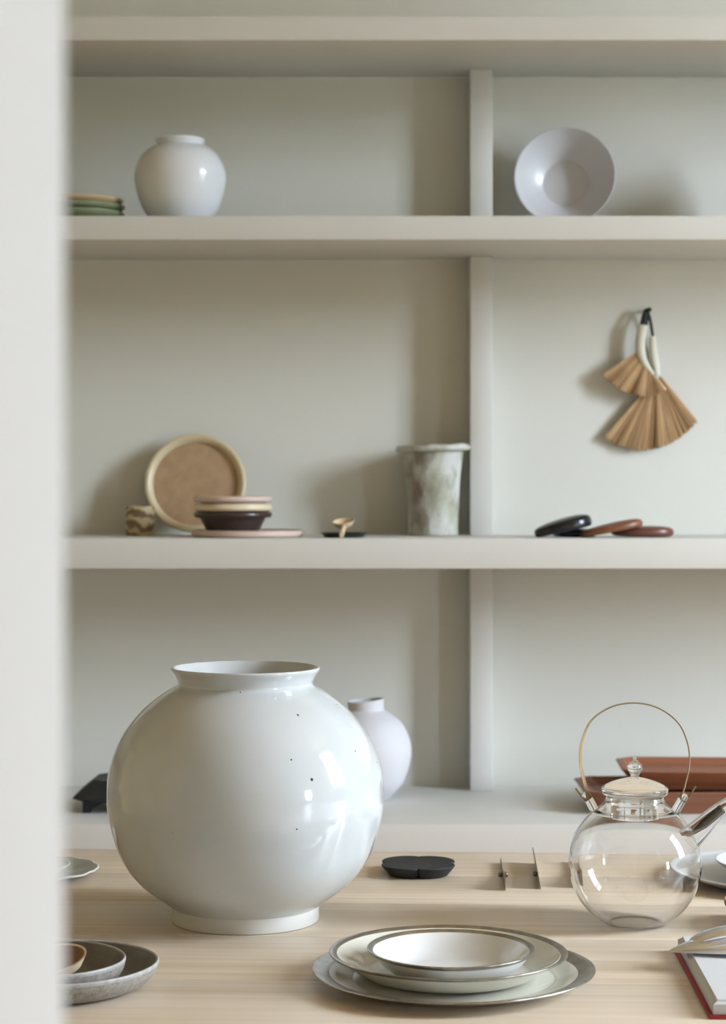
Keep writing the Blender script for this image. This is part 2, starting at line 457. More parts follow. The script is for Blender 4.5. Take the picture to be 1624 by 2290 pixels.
# ---------------------------------------------------------------- glass teapot
pot = thing('glass_teapot', 'clear glass teapot with lid and thin arched bamboo handle', 'teapot', ((1420 - CX) / F * 2.434, 2.434, TZ + EPS), math.radians(-7))
R, hc = .081, .0733
def shell(t, z0):
    pts = []
    r = R - t
    a0 = math.asin(max(-1, (z0 - hc) / r))
    a1 = math.asin((.139 - hc) / r)
    for i in range(41):
        a = a0 + (a1 - a0) * i / 40
        pts.append((r * math.cos(a), hc + r * math.sin(a)))
    return pts
g = .0014
out = [(0, 0.0006)] + [(.026, .0004), (.030, 0)] + shell(0, .0006) + prof([(.0478, .139), (.0405, .1445), (.0362, .150), (.0345, .1555)])[1:] + [(.0345 - g * .5, .1563), (.0345 - g, .1555)]
inn = prof([(.0345 - g, .1555), (.0362 - g, .150), (.0400 - g, .1435), (.0468 - g, .1377)]) + shell(g, .0022)[::-1][1:] + [(0, .0022)]
wall = out[2:] + inn[1:-1] + [(.030, .0022), out[2]]
link('body', lathe_bm(wall, 128), GLASS, pot, smooth=60)
link('base', lathe_bm([(0, .0006), (.0296, .0006), (.0296, .0020), (0, .0020)], 64), THIN, pot, smooth=20)
lid_o = prof([(.0290, .1290), (.0298, .1480), (.0303, .1550)], [(.0303, .1550), (.0335, .1570), (.0385, .1580), (.0405, .1630), (.0392, .1668), (.0300, .1720), (.0150, .1768), (.0056, .1790), (0, .1797)])
lid_i = []
for i, (r_, z_) in enumerate(lid_o):                # blown glass: an even wall, so the inside is a true offset
    (ra, za), (rb, zb_) = lid_o[max(i - 1, 0)], lid_o[min(i + 1, len(lid_o) - 1)]
    d_ = math.hypot(rb - ra, zb_ - za); lid_i.append((max(0, r_ - (zb_ - za) / d_ * .0012), z_ + (rb - ra) / d_ * .0012))
lid_i[-1] = (0, .1785)
knob = prof([(.0056, .1825), (.0093, .1890), (.0082, .1940), (.0040, .1985), (.0022, .2005), (.0024, .2035), (0, .2050)])
lid = link('lid', lathe_bm(lid_o + lid_i[::-1] + [lid_o[0]], 96), GLASS, pot, smooth=60)
link('knob', lathe_bm([(0, .1800), (.0050, .1794), (.0054, .1812)] + knob[0:], 48), GLASS, lid, smooth=60)
for s in (-1, 1):
    pth = spline([(s * .0480, 0, .1360), (s * .0540, 0, .1470), (s * .0592, 0, .1560), (s * .0615, 0, .1598)], 6)
    rr = [.0056] * (len(pth) - 3) + [.0050, .0038, .0012]
    link('lug', tube_bm(pth, rr, 16), GLASS, pot, smooth=60)
arch = spline([(-.0720, 0, .1640), (-.0640, 0, .1535), (-.0590, 0, .1505), (-.0570, 0, .1545), (-.0615, 0, .1720), (-.0660, 0, .1950), (-.0645, 0, .2200), (-.0530, 0, .2465), (-.0290, 0, .2635), (0, 0, .2690),
               (.0290, 0, .2630), (.0530, 0, .2450), (.0645, 0, .2190), (.0660, 0, .1950), (.0615, 0, .1720), (.0570, 0, .1545), (.0590, 0, .1505), (.0640, 0, .1535), (.0735, 0, .1690)], 7)
def strap_bm(path, half, thick, twist):
    bm = bmesh.new(); rings = []; n_ = len(path)
    for i, p in enumerate(path):
        t = (path[min(i + 1, n_ - 1)] - path[max(i - 1, 0)]).normalized()
        nrm = t.cross(Vector((0, 1, 0))).normalized(); q = i / (n_ - 1); a_ = twist(q)
        u_ = Vector((0, 1, 0)) * math.cos(a_) + nrm * math.sin(a_); v_ = t.cross(u_).normalized()
        c_ = p + Vector((0, .006 * math.sin(math.pi * q), 0))
        rings.append([c_ + u_ * half(q) * math.cos(th_) + v_ * thick * math.sin(th_) for th_ in (.18, 1.57, 2.96, 3.32, 4.71, 6.10)])
    return loft_poly_bm(rings, bm)
hb = strap_bm(arch, lambda q: .0037 * min(1, .45 + 4 * min(q, 1 - q)), .00100, lambda q: -.75 + 1.0 * q)
link('handle', hb, RATTAN, pot, label='thin tan bamboo strap handle')
sp = spline([(.064, -.004, .104), (.0790, -.006, .1190), (.0950, -.008, .1360), (.1090, -.010, .1480), (.1200, -.011, .1515), (.1280, -.012, .1490)], 6)
n = len(sp); ro = [.0150 - .0070 * min(1, i / (n * .55)) for i in range(n)]
sb = bmesh.new()
def open_shell(path, ro, t, bm, sides=24):
    tube_bm(path, ro, sides, bm, cap=False); k = len(bm.verts)
    tube_bm(path, [r - t for r in ro], sides, bm, cap=False)
    bm.verts.ensure_lookup_table(); m = k // sides
    for e in (0, m - 1):
        for j in range(sides):
            a, b = bm.verts[e * sides + j], bm.verts[e * sides + (j + 1) % sides]
            c, d = bm.verts[k + e * sides + (j + 1) % sides], bm.verts[k + e * sides + j]
            bm.faces.new((a, b, c, d))
    return bm
spout = link('spout', open_shell(sp, ro, .0013, sb), GLASS, pot, smooth=60)
ax0, ax1 = Vector((.0700, -.005, .1130)), Vector((.1050, -.009, .1440))
d = (ax1 - ax0).normalized(); u = d.cross(Vector((0, 1, 0))).normalized(); w = d.cross(u)
hel = []
for i in range(34 * 12 + 1):
    t = i / (34 * 12); a = i / 12 * 2 * math.pi; r = .0022 + .0034 * min(1, t * 2.6)
    hel.append(ax0.lerp(ax1, t) + u * r * math.cos(a) + w * r * math.sin(a))
link('wire_filter', tube_bm(hel, .00050, 5), BRONZE, spout, label='dark wire coil filter inside the spout')

# ---------------------------------------------------------------- stacked silver-rimmed plates
def wob(a2, a3, ph=0.0, dz=0.0):
    return lambda th, r, z: (r * (1 + a2 * math.sin(2 * th + ph) + a3 * math.sin(3 * th + ph * 2) + a3 * .6 * math.sin(5 * th + ph)), z + dz * math.sin(th + ph) * (r / .1))
def plate(name, label, loc, body_mat, p_body, p_rim, rim_mat, wb, group=None, cat='plate', rim_name='silver_rim', segs=128, rz=0):
    t = thing(name, label, cat, loc, rz, group)
    link('dish', lathe_bm(p_body, segs, wb), body_mat, t)
    if p_rim: link(rim_name, lathe_bm(p_rim, segs, wb), rim_mat, t)
    return t
G = 'silver-rimmed plates stacked on the table'
bx, by = .0970, 2.148
w1 = wob(.006, .004, .6)
plate('dinner_plate', 'largest silver-rimmed cream plate at the bottom of the front stack', (bx, by, TZ + EPS), CREAM,
      prof([(0, 0), (.092, 0)], [(.092, 0), (.112, .0020), (.138, .0095)], [(.138, .0095), (.1385, .0120)], [(.1385, .0120), (.128, .0098), (.112, .0052), (.095, .0040), (0, .0040)]),
      prof([(.1375, .0090), (.148, .0122), (.152, .0140), (.1523, .0150), (.1515, .0156), (.147, .0150), (.1380, .0126), (.1330, .0108)], [(.1330, .0108), (.1375, .0090)]), SILVER, w1, G)
w2 = wob(.007, .004, 2.0)
plate('side_plate', 'middle silver-rimmed cream dish stacked between two others on the table', (.0925, 2.158, TZ + .0049), CREAM,
      prof([(0, 0), (.078, 0)], [(.078, 0), (.092, .0030), (.108, .0130), (.1215, .0228)], [(.1215, .0228), (.1200, .0245)], [(.1200, .0245), (.106, .0165), (.090, .0062), (.076, .0040), (0, .0040)]),
      prof([(.1200, .0212), (.1265, .0240), (.1282, .0252), (.1284, .0260), (.1272, .0266), (.1235, .0256), (.1170, .0222)], [(.1170, .0222), (.1200, .0212)]), SILVER, w2, G)
w3 = wob(.006, .004, 3.6)
plate('small_bowl', 'small shallow white bowl with silver rim topping the plate stack', (.0945, 2.136, TZ + .0094), WHITEIN,
      prof([(0, 0), (.046, 0)], [(.046, 0), (.060, .0035), (.0750, .0140), (.0852, .0262)], [(.0852, .0262), (.0842, .0278)], [(.0842, .0278), (.0725, .0165), (.058, .0065), (.044, .0040), (0, .0040)]),
      prof([(.0842, .0250), (.0890, .0278), (.0905, .0292), (.0905, .0300), (.0895, .0304), (.0872, .0297), (.0832, .0268)], [(.0832, .0268), (.0842, .0250)]), SILVER, w3, G, 'bowl')

# ---------------------------------------------------------------- dark grey dishes, front left
G = 'dark grey dishes at the front left'
gx, gy = -.3240, 2.124
def greydish(name, label, loc, r, h, wb, seg=112):
    t = thing(name, label, 'dish', loc, 0, G)
    link('inside', lathe_bm(prof([(0, .0045), (r * .62, .0045)], [(r * .62, .0045), (r * .80, .0080), (r * .92, h * .55), (r * .972, h - .0008)], [(r * .972, h - .0008), (r * .955, h - .0045)], [(r * .955, h - .0045), (r * .9, h * .46), (r * .78, .0062), (r * .6, .0030), (0, .0030)]), seg, wb), GREYIN, t)
    link('outside', lathe_bm(prof([(0, 0), (r * .72, 0)], [(r * .72, 0), (r * .86, .0040), (r * .965, h * .55), (r, h - .0030)], [(r, h - .0030), (r * .978, h - .0022)], [(r * .978, h - .0022), (r * .93, h * .5), (r * .8, .0055), (r * .6, .0029), (0, .0029)]), seg, wb), GREYOUT, t)
    link('rim', lathe_bm(prof([(r * .998, h - .0042), (r * 1.002, h - .0015), (r * .992, h + .0003), (r * .974, h - .0002), (r * .968, h - .0020)], [(r * .968, h - .0020), (r * .998, h - .0042)]), seg, wb), GREYRIM, t)
    return t
greydish('serving_dish', 'larger dark grey stoneware dish with pale rim beside the white door jamb', (gx, gy, TZ + EPS), .104, .0270, wob(.012, .006, .4))
greydish('serving_dish', 'smaller dark grey stoneware dish nested inside the larger grey one', (-.3365, 2.112, TZ + .0054), .0834, .0290, wob(.012, .006, 1.8))
# wooden scoop lying in the smaller dish
sc = thing('wooden_spoon', 'brown wooden scoop with pale carved edge lying in the grey dish', 'spoon', (-.3330, 2.100, TZ + .0230), math.radians(8))
sc.rotation_euler = (math.radians(24), math.radians(-6), math.radians(8))
bm = bmesh.new(); N = 40; top, low, inn_ = [], [], []
for k in range(N):
    th = 2 * math.pi * k / N
    x, y = .043 * math.cos(th), .026 * math.sin(th)
    x += -.010 * (1 - math.cos(th)) * .5
    tz = .0135 + .0050 * math.cos(th)
    top.append((x, y, tz)); low.append((x * .40 - .004, y * .40, -.0040)); inn_.append((x * .94, y * .90, tz - .0008))
mid = [((a[0] * .78 + b[0] * .22), (a[1] * .80 + b[1] * .20), a[2] * .38 + b[2] * .62) for a, b in zip(top, low)]
link('bowl', loft_poly_bm([low, mid, top, inn_], bm, close=False), SPOONE, sc)
cen = [(p[0] * .35 - .004, p[1] * .35, -.0015) for p in inn_]
md2 = [((a[0] * .74 + b[0] * .26), (a[1] * .74 + b[1] * .26), a[2] * .40 + b[2] * .60) for a, b in zip(inn_, cen)]
bm = loft_poly_bm([inn_, md2, cen], bmesh.new(), close=False); bm.verts.ensure_lookup_table()
bm.faces.new([bm.verts[2 * N + k] for k in range(N)])
link('hollow', bm, SPOONW, sc, smooth=50)
link('handle', tube_bm(spline([(-.040, 0, .0075), (-.060, 0, .010), (-.100, .002, .018), (-.135, .004, .024)], 5), [.006] * 8 + [.0055] * 8, 10, flat=.6), SPOONE, sc)

# ---------------------------------------------------------------- scalloped plate and dish, back left
G = 'pale metal plates at the back left'
sw = lambda th, r, z: (r * (1 + (.007 * math.sin(9 * th) + .006 * math.sin(23 * th + 1) + .004 * math.sin(41 * th)) * (r / .09) ** 3), z + .0006 * math.sin(13 * th) * (r / .09) ** 3)
spl = thing('scalloped_plate', 'wavy-edged pale silver plate near the back left table edge', 'plate', (-.4550, 2.739, TZ + EPS), 0, G)
link('plate', lathe_bm(prof([(0, 0), (.05, 0)], [(.05, 0), (.072, .0030), (.0890, .0085)], [(.0890, .0085), (.0898, .0100), (.0885, .0105)], [(.0885, .0105), (.070, .0050), (.05, .0022), (0, .0022)]), 180, sw), mat('pale_tin', 'c9c6ba', .35, .55, var='b0ada0', scale=(25, 90, 25)), spl)
link('edge_band', lathe_bm(prof([(.0872, .0077), (.0892, .0084), (.0902, .0102), (.0888, .0109), (.0874, .0103)], [(.0874, .0103), (.0872, .0077)]), 180, sw), mat('pale_edge', 'e6e2d2', .35), spl)
sd = thing('small_dish', 'small pale dish resting on the wavy-edged silver plate', 'dish', (-.4570, 2.730, TZ + .0030), 0, G)
link('dish', lathe_bm(prof([(0, 0), (.026, 0)], [(.026, 0), (.040, .0040), (.0545, .0135)], [(.0545, .0135), (.0550, .0148), (.0538, .0150)], [(.0538, .0150), (.039, .0062), (.026, .0024), (0, .0024)]), 96), mat('dish_grey_white', 'cfccc2', .3), sd)

# ---------------------------------------------------------------- black quatrefoil tray
def quatre(r, th):
    return r * (.80 + .20 * abs(math.cos(2 * (th - math.pi / 4) + math.pi / 2)) ** .55)
qt = thing('quatrefoil_tray', 'flat black four-lobed tray with undercut sides on the table', 'tray', (.0765, 2.752, TZ + EPS), math.radians(43))
N = 160
def qring(s, z): return [(quatre(.0560, 2 * math.pi * k / N) * s * math.cos(2 * math.pi * k / N), quatre(.0560, 2 * math.pi * k / N) * s * math.sin(2 * math.pi * k / N), z) for k in range(N)]
link('tray', loft_poly_bm([qring(.76, 0), qring(.80, .0006), qring(.985, .0125), qring(1.0, .0140), qring(.985, .0150), qring(.955, .0147)]), TRAYBLK, qt, smooth=40)

# ---------------------------------------------------------------- thin steel brackets
def bracket(name, label, x0, y0, x1, y1, prof_h, lean, knobs):
    t = thing(name, label, 'metal plate', (x0, y0, TZ + EPS), 0, 'thin steel plates standing on edge')
    L = math.hypot(x1 - x0, y1 - y0); ang = math.atan2(y1 - y0, x1 - x0)
    bm = bmesh.new(); th = .0011; lo, hi = [], []
    n = 24; bot = [[], []]; tp = [[], []]
    for i in range(n + 1):
        s = i / n; h = prof_h(s)
        for k, o in enumerate((-th / 2, th / 2)):
            bot[k].append((s * L, o, 0)); tp[k].append((s * L, o + lean * h, h))
    ringA = bot[0] + tp[0][::-1]; ringB = bot[1] + tp[1][::-1]
    va = [bm.verts.new(p) for p in ringA]; vb = [bm.verts.new(p) for p in ringB]; m = len(va)
    for k in range(m): bm.faces.new((va[k], va[(k + 1) % m], vb[(k + 1) % m], vb[k]))
    for vs in (va, vb):
        for i in range(n):
            bm.faces.new((vs[i], vs[i + 1], vs[m - 2 - i], vs[m - 1 - i]))
    link('plate', bm, STEEL, t, rot=(0, 0, ang), smooth=0)
    for s in knobs:
        kb = lathe_bm(prof([(0, -.0030), (.0022, -.0028), (.0034, -.0010), (.0034, .0010), (.0022, .0028), (0, .0030)]), 16)
        o = link('knob', kb, STEEL, t)
        o.location = Matrix.Rotation(ang, 4, 'Z') @ Vector((L * .45, s * .0038, .0042)); o.rotation_euler = (math.pi / 2, 0, ang)
    return t
curve = lambda s: .0225 if s < .12 else .0225 - .0150 * min(1, ((s - .12) / .5)) ** .55
bracket('steel_plate', 'thin steel plate on edge with sloping top, nearest the black tray', .1882, 2.634, .1955, 2.826, curve, 0, (-1, 1))
bracket('steel_plate', 'taller straight-topped thin steel plate, between the black tray and teapot', .2358, 2.644, .2445, 2.826, lambda s: .0225, .16, (1,))
bracket('steel_plate', 'thin steel plate on edge half hidden behind the teapot', .2860, 2.650, .2945, 2.835, curve, 0, (1,))

# ---------------------------------------------------------------- silver platter and bowl, back right
G = 'pale metal dishes at the right table edge'
px_ = (1752 - CX) / F * 2.70
plate('platter', 'wide pale silver platter behind the glass teapot spout', (px_, 2.70, TZ + EPS), mat('pewter', 'cfcfce', .35, .35, bump=.05, bscale=60),
      prof([(0, 0), (.085, 0)], [(.085, 0), (.115, .0030), (.146, .0140)], [(.146, .0140), (.1475, .0160), (.1455, .0165)], [(.1455, .0165), (.114, .0062), (.085, .0030), (0, .0030)]),
      prof([(.1430, .0132), (.1490, .0158), (.1500, .0172), (.1488, .0180), (.1450, .0172), (.1400, .0152)], [(.1400, .0152), (.1430, .0132)]), mat('pale_pewter_rim', 'e2e2e0', .3, .3), wob(.004, .003, 1), G)
plate('metal_bowl', 'pale silver bowl standing on the wide platter by the right frame edge', (px_, 2.70, TZ + .0038), mat('light_pewter', 'dadad9', .3, .3),
      prof([(0, 0), (.040, 0)], [(.040, 0), (.066, .0060), (.0900, .0230)], [(.0900, .0230), (.0908, .0248), (.0892, .0250)], [(.0892, .0250), (.065, .0085), (.040, .0030), (0, .0030)]), None, None, wob(.004, .003, 2), G, 'bowl')
plate('wooden_bowl', 'small brown wooden bowl at the right frame edge beside the teapot', ((1622 - CX) / F * 2.42 + .060, 2.42, TZ + EPS), BROWNB,
      prof([(0, 0), (.026, 0)], [(.026, 0), (.046, .0080), (.0590, .0240), (.0600, .0300)], [(.0600, .0300), (.0595, .0318), (.0578, .0312)], [(.0578, .0312), (.0560, .0240), (.043, .0100), (.025, .0040), (0, .0040)]), None, None, None, None, 'bowl', segs=80)

# ---------------------------------------------------------------- book and silver paperweight
BA = math.atan2(.357 - .346, 2.294 - 1.994)
book = thing('book', 'thick white-paged book with red cover lying at the lower right', 'book', (.3470, 1.994, TZ + EPS), -BA)
box('cover', (0, 0, 0), (.24, .300, .0034), RED, book, bev=.0010, label='red cloth cover board')
box('page_block', (.0045, .0040, .0035), (.236, .296, .0135), PAPER, book, bev=.0004)
bm = loft_poly_bm([[(.0050, .0045, .0136), (.2355, .0045, .0136), (.2355, .2955, .0136), (.0050, .2955, .0136)],
                   [(.0090, .0080, .0158), (.2335, .0080, .0158), (.2335, .2930, .0158), (.0090, .2930, .0158)],
                   [(.0095, .0085, .0176), (.2330, .0085, .0176), (.2330, .2925, .0176), (.0095, .2925, .0176)]])
link('page_block', bm, PAPER, book, smooth=0)
wt = thing('paperweight', 'silver leaf-shaped paperweight with a curled top lying across the book', 'paperweight', (.3475, 2.205, TZ + .0185), math.radians(4))
def leaf_bm(L, prof_w, prof_h, nx=36, nt=18, z0=0.0, bend=0.0, ridge=0.0):
    lv = []
    for i in range(nx + 1):
        s = i / nx; w_, h_ = prof_w(s), prof_h(s); ring = []
        for k in range(nt * 2):
            a = 2 * math.pi * k / (nt * 2)
            y, z = math.cos(a) * w_, math.sin(a)
            z = z * h_ * (1 + ridge * math.exp(-(math.cos(a) / .25) ** 2)) if z > 0 else z * h_ * .22
            ring.append((s * L, y + bend * math.sin(s * math.pi), z0 + z + h_ * .22 - .002 * (1 - s)))
        lv.append(ring)
    return loft_poly_bm(lv)
PW = mat('brushed_silver', (.90, .93, .98, 1), .24, 1.0, bump=.16, bscale=55)
link('shell', leaf_bm(.165, lambda s: .0006 + .034 * math.sin(math.pi * min(1, s * .95 + .01)) ** .9, lambda s: .0010 + .0150 * math.sin(math.pi * min(1, s * 1.0)) ** .75), PW, wt, loc=(-.0085, 0, .0022))
crl = leaf_bm(.120, lambda s: .0005 + .0245 * math.sin(math.pi * s) ** .55, lambda s: .0005 + .0170 * math.sin(math.pi * s) ** .5)
link('curl', crl, PW, wt, loc=(.0130, .004, .0090), rot=(0, 0, math.radians(-5)))
link('fold', tube_bm(spline([(.026, -.019, .0165), (.038, -.0215, .0205), (.056, -.0215, .0235), (.078, -.0150, .0262), (.074, -.006, .0285), (.052, -.010, .0275)], 6), [.0008 + .0022 * math.sin(math.pi * min(1, (i + 1) / 32)) for i in range(31)], 8), PW, wt, smooth=60)

# ================================================================ ON THE BENCH
def B(px, z): return ((px - CX) / F * z, z, BENCH + EPS)
vz = 3.90
bv = thing('round_vase', 'matt white round vase with short neck standing behind the big jar', 'vase', B(818, vz))
link('body', lathe_bm(prof([(0, 0), (.040, 0)], [(.040, 0), (.046, .003), (.0735, .034), (.0890, .084), (.0855, .120), (.070, .150), (.0480, .1680), (.0370, .1745)], [(.0370, .1745), (.0350, .1780), (.0355, .1930)], [(.0355, .1930), (.0345, .1945), (.0330, .1930)], [(.0330, .1930), (.0330, .1760), (.045, .160), (.080, .11), (.060, .03), (0, .006)]), 96, lambda th, r, z: (r, z + (.003 * math.cos(th) if z > .176 else 0))), MATTWHITE, bv)
# black footed stand
bs = thing('footed_stand', 'black wooden footed tray partly hidden behind the jar on the ledge', 'stand', ((172 - CX) / F * 3.80 + .12, 3.80, BENCH + EPS))
def rect(hx, hy, c, z): return [(-hx + c, -hy, z), (hx - c, -hy, z), (hx, -hy + c, z), (hx, hy - c, z), (hx - c, hy, z), (-hx + c, hy, z), (-hx, hy - c, z), (-hx, -hy + c, z)]
link('slab', loft_poly_bm([rect(.104, .074, .02, .0195), rect(.120, .090, .025, .0270), rect(.117, .087, .025, .0300), rect(.083, .056, .02, .0585), rect(.078, .052, .02, .0580)]), LACQ, bs, smooth=25)
for sx in (-1, 1):
    for sy in (-1, 1):
        lv = []
        for s, z in ((1.0, .0205), (.62, .0150), (.36, .0080), (.28, 0)):
            hw = .026 * s
            cx_, cy_ = sx * (.100 - hw), sy * (.066 - hw)
            lv.append([(cx_ - hw, cy_ - hw, z), (cx_ + hw, cy_ - hw, z), (cx_ + hw, cy_ + hw, z), (cx_ - hw, cy_ + hw, z)])
        link('leg', loft_poly_bm(lv), LACQ, bs, smooth=0)
# chestnut trays
def wtray(label, loc, hx, hy, h, rot, rz):
    t = thing('wooden_tray', label, 'tray', loc, rz, 'stacked chestnut brown trays')
    t.rotation_euler = (rot[0], rot[1], rz)
    link('tray', loft_poly_bm([rect(hx - .030, hy - .028, .02, 0), rect(hx - .004, hy - .004, .03, h - .006), rect(hx, hy, .03, h - .002), rect(hx - .002, hy - .002, .03, h), rect(hx - .012, hy - .012, .026, h), rect(hx - .030, hy - .030, .02, h - .013)]), TRAYW, t, smooth=20)
    return t
tz1 = 3.81
wtray('lower chestnut brown wooden tray on the ledge behind the teapot', ((1296 - CX) / F * tz1 + .165, tz1, BENCH + EPS), .165, .115, .0430, (0, 0), math.radians(2))
wtray('upper chestnut brown wooden tray stacked on another behind the teapot', ((1385 - CX) / F * tz1 + .135, tz1 + .004, BENCH + .0440), .135, .105, .0370, (0, 0), math.radians(-3))

# ================================================================ MIDDLE SHELF
S3Z = S3[1] + EPS
def M(px, z): return ((px - CX) / F * z, z, S3Z)
mc = thing('marbled_cup', 'small brown and cream marbled clay cup on the middle shelf', 'cup', M(313, 4.0))
link('cup', lathe_bm(prof([(0, 0), (.0270, 0)], [(.0270, 0), (.0285, .002), (.0288, .030), (.0282, .0570)], [(.0282, .0570), (.0275, .0585), (.0262, .0575)], [(.0262, .0575), (.0262, .02), (.024, .005), (0, .005)]), 48, wob(.01, .008, 1)), MARBLE, mc)
# leaning sand plate
lp = thing('leaning_plate', 'round sand-coloured plate with cream rim leaning on the back wall', 'plate', M(437, 4.030))
tilt = math.radians(90 - 13)
pr = .1025
for nm, p, m_ in (('plate', prof([(0, -.002), (.070, -.002)], [(.070, -.002), (.085, .001), (.0960, .0090)], [(.0960, .0090), (.0945, .0110)], [(.0945, .0110), (.0880, .0065), (.080, .0042), (0, .0042)]), TANPLATE),
                  ('rim', prof([(.0950, .0075), (.1015, .0110), (.1025, .0138), (.1005, .0160), (.0955, .0162), (.0900, .0125), (.0858, .0068)], [(.0858, .0068), (.0870, .0052), (.0950, .0075)]), TANRIM)):
    o = link(nm, lathe_bm(p, 96), m_, lp); o.rotation_euler = (tilt, 0, 0); o.location = (0, .010, pr * math.sin(tilt) - .012 * math.cos(tilt) + .005)
# stack of plates with the brown bowl
zs = 3.872
G = 'plates and bowl stacked on the middle shelf'
st0 = thing('flat_plate', 'wide flat pale pink clay plate under the brown bowl', 'plate', M(554, zs), 0, G)
link('plate', lathe_bm(prof([(0, 0), (.104, 0)], [(.104, 0), (.1085, .003), (.1095, .0075), (.1075, .0125)], [(.1075, .0125), (.104, .0135), (.100, .0115), (0, .0105)]), 96), PINK, st0)
bz = S3Z + .0109
st1 = thing('brown_bowl', 'dark brown glazed bowl with rolled rim in the plate stack', 'bowl', ((521 - CX) / F * zs, zs, bz), 0, G)
link('bowl', lathe_bm(prof([(0, 0), (.048, 0)], [(.048, 0), (.052, .003), (.0610, .0200), (.0655, .0270)], [(.0655, .0270), (.0600, .0280), (.050, .0120), (.040, .0050), (0, .005)]), 96), DBROWN, st1)
link('rim', lathe_bm(prof([(.0640, .0262), (.0720, .0264), (.0760, .0310), (.0745, .0365), (.0690, .0375), (.0600, .0330)], [(.0600, .0330), (.0600, .0280), (.0640, .0262)]), 96), DBROWN, st1)
st2 = thing('ivory_plate', 'ivory clay plate lying on the dark brown bowl', 'plate', ((522 - CX) / F * zs, zs, bz + .0379), 0, G)
link('plate', lathe_bm(prof([(0, 0), (.066, 0)], [(.066, 0), (.0740, .0030), (.0757, .0080), (.0740, .0140)], [(.0740, .0140), (.071, .0150), (.067, .0110), (0, .0100)]), 96), IVORY, st2)
st3 = thing('pink_plate', 'pale pink footed clay plate on top of the shelf stack', 'plate', ((521 - CX) / F * zs, zs, bz + .0483), 0, G)
link('plate', lathe_bm(prof([(0, 0), (.058, 0)], [(.058, 0), (.0635, .0020), (.0640, .0080)], [(.0640, .0080), (.0735, .0090), (.0762, .0140), (.0750, .0185)], [(.0750, .0185), (.073, .0195), (.069, .0170), (0, .0160)]), 96), PINK, st3)
# black saucer with small wooden ladle
zz = 3.83
bsa = thing('black_saucer', 'small flat black saucer on the middle shelf', 'saucer', M(770, zz))
link('saucer', lathe_bm(prof([(0, 0), (.034, 0)], [(.034, 0), (.038, .0012), (.0440, .0078)], [(.0440, .0078), (.0450, .0088), (.0438, .0092)], [(.0438, .0092), (.037, .0035), (0, .0030)]), 72), BLACKG, bsa)
ld = thing('wooden_ladle', 'small tan wooden ladle propped on the black saucer', 'ladle', ((770 - CX) / F * zz, zz - .020, S3Z))
bm = bmesh.new()
bw = lathe_bm(prof([(0, 0), (.008, .0008), (.0160, .0060), (.0212, .0150)], [(.0212, .0150), (.0205, .0158), (.0195, .0150)], [(.0195, .0150), (.0140, .0070), (.007, .0032), (0, .0026)]), 40)
o = link('bowl', bw, SPOONE, ld); o.location = (0, .0150, .0165); o.rotation_euler = (math.radians(14), math.radians(-6), 0)
link('handle', tube_bm(spline([(.001, .012, .0200), (-.001, -.006, .0180), (-.003, -.022, .0125), (-.004, -.034, .0062), (-.004, -.040, .0055)], 5), [.0060] * 6 + [.0058] * 8 + [.0055] * 7, 10, flat=.8), SPOONE, ld)
# mottled vase
mv = thing('mottled_vase', 'tall flared vase in mottled grey-green glaze next to the upright', 'vase', M(969, 4.000))
def mw(th, r, z): return r * (1 + .012 * math.sin(2 * th + 1 + 14 * z) + .010 * math.sin(5 * th + 30 * z) + .006 * math.sin(9 * th - 60 * z)), z + .0022 * math.cos(th - .3) * (z / .18) + (.001 * math.sin(7 * th) if z > .17 else 0)
link('body', lathe_bm(prof([(0, 0), (.0485, 0)], [(.0485, 0), (.0500, .003), (.0495, .020), (.0505, .060), (.0530, .100), (.0575, .140), (.0610, .1660), (.0615, .1690)], [(.0615, .1690), (.058, .1750)], [(.058, .1750), (.054, .140), (.047, .05), (.040, .006), (0, .006)]), 96, mw), MOTTLE, mv)
link('rim', lathe_bm(prof([(.0600, .1690), (.0690, .1680), (.0742, .1715), (.0745, .1770), (.0710, .1810), (.0640, .1815), (.0575, .1770)], [(.0575, .1770), (.0570, .1700), (.0600, .1690)]), 96, mw), MOTTLE, mv)
# leather pebbles
def pebble(name, label, px, z, dims, tilt, lift, m_, group, flat=.55):
    t = thing(name, label, 'pebble box', ((px - CX) / F * z, z, S3Z + lift), 0, group)
    bm = bmesh.new(); bmesh.ops.create_uvsphere(bm, u_segments=48, v_segments=28, radius=1)
    for v in bm.verts:
        c = v.co; s = lambda q, e: math.copysign(abs(q) ** e, q)
        zq = s(c.z, .62)
        if zq < -flat: zq = -flat + (zq + flat) * .15
        v.co = Vector((c.x * dims[0] * (1 - .06 * c.x), c.y * dims[1], zq * dims[2] * (1 + .12 * c.x)))
    bmesh.ops.rotate(bm, verts=bm.verts[:], cent=(0, 0, 0), matrix=Matrix.Rotation(-tilt, 3, 'Y'))
    lo_ = min(v.co.z for v in bm.verts)
    for v in bm.verts: v.co.z -= lo_
    o = link('shell', bm, m_, t, smooth=60)
    return t
G = 'smooth pebble-shaped boxes on the middle shelf'
pebble('pebble_box', 'glossy black pebble-shaped box tilted up on the middle shelf', 1263, 3.835, (.0565, .040, .0165), math.radians(14), .0, BLACKP, G)
pebble('pebble_box', 'flat black half of a pebble box under the tilted black one', 1287, 3.875, (.0420, .034, .0100), 0, 0, BLACKP, G)
pebble('pebble_box', 'tilted chestnut brown pebble-shaped lid leaning on another', 1371, 3.83, (.0620, .036, .0112), math.radians(11.5), 0, LEATHER, G)
pebble('pebble_box', 'flat reddish brown pebble-shaped box, rightmost of its group', 1441, 3.862, (.0610, .036, .0120), 0, 0, LEATHERD, G, .7)

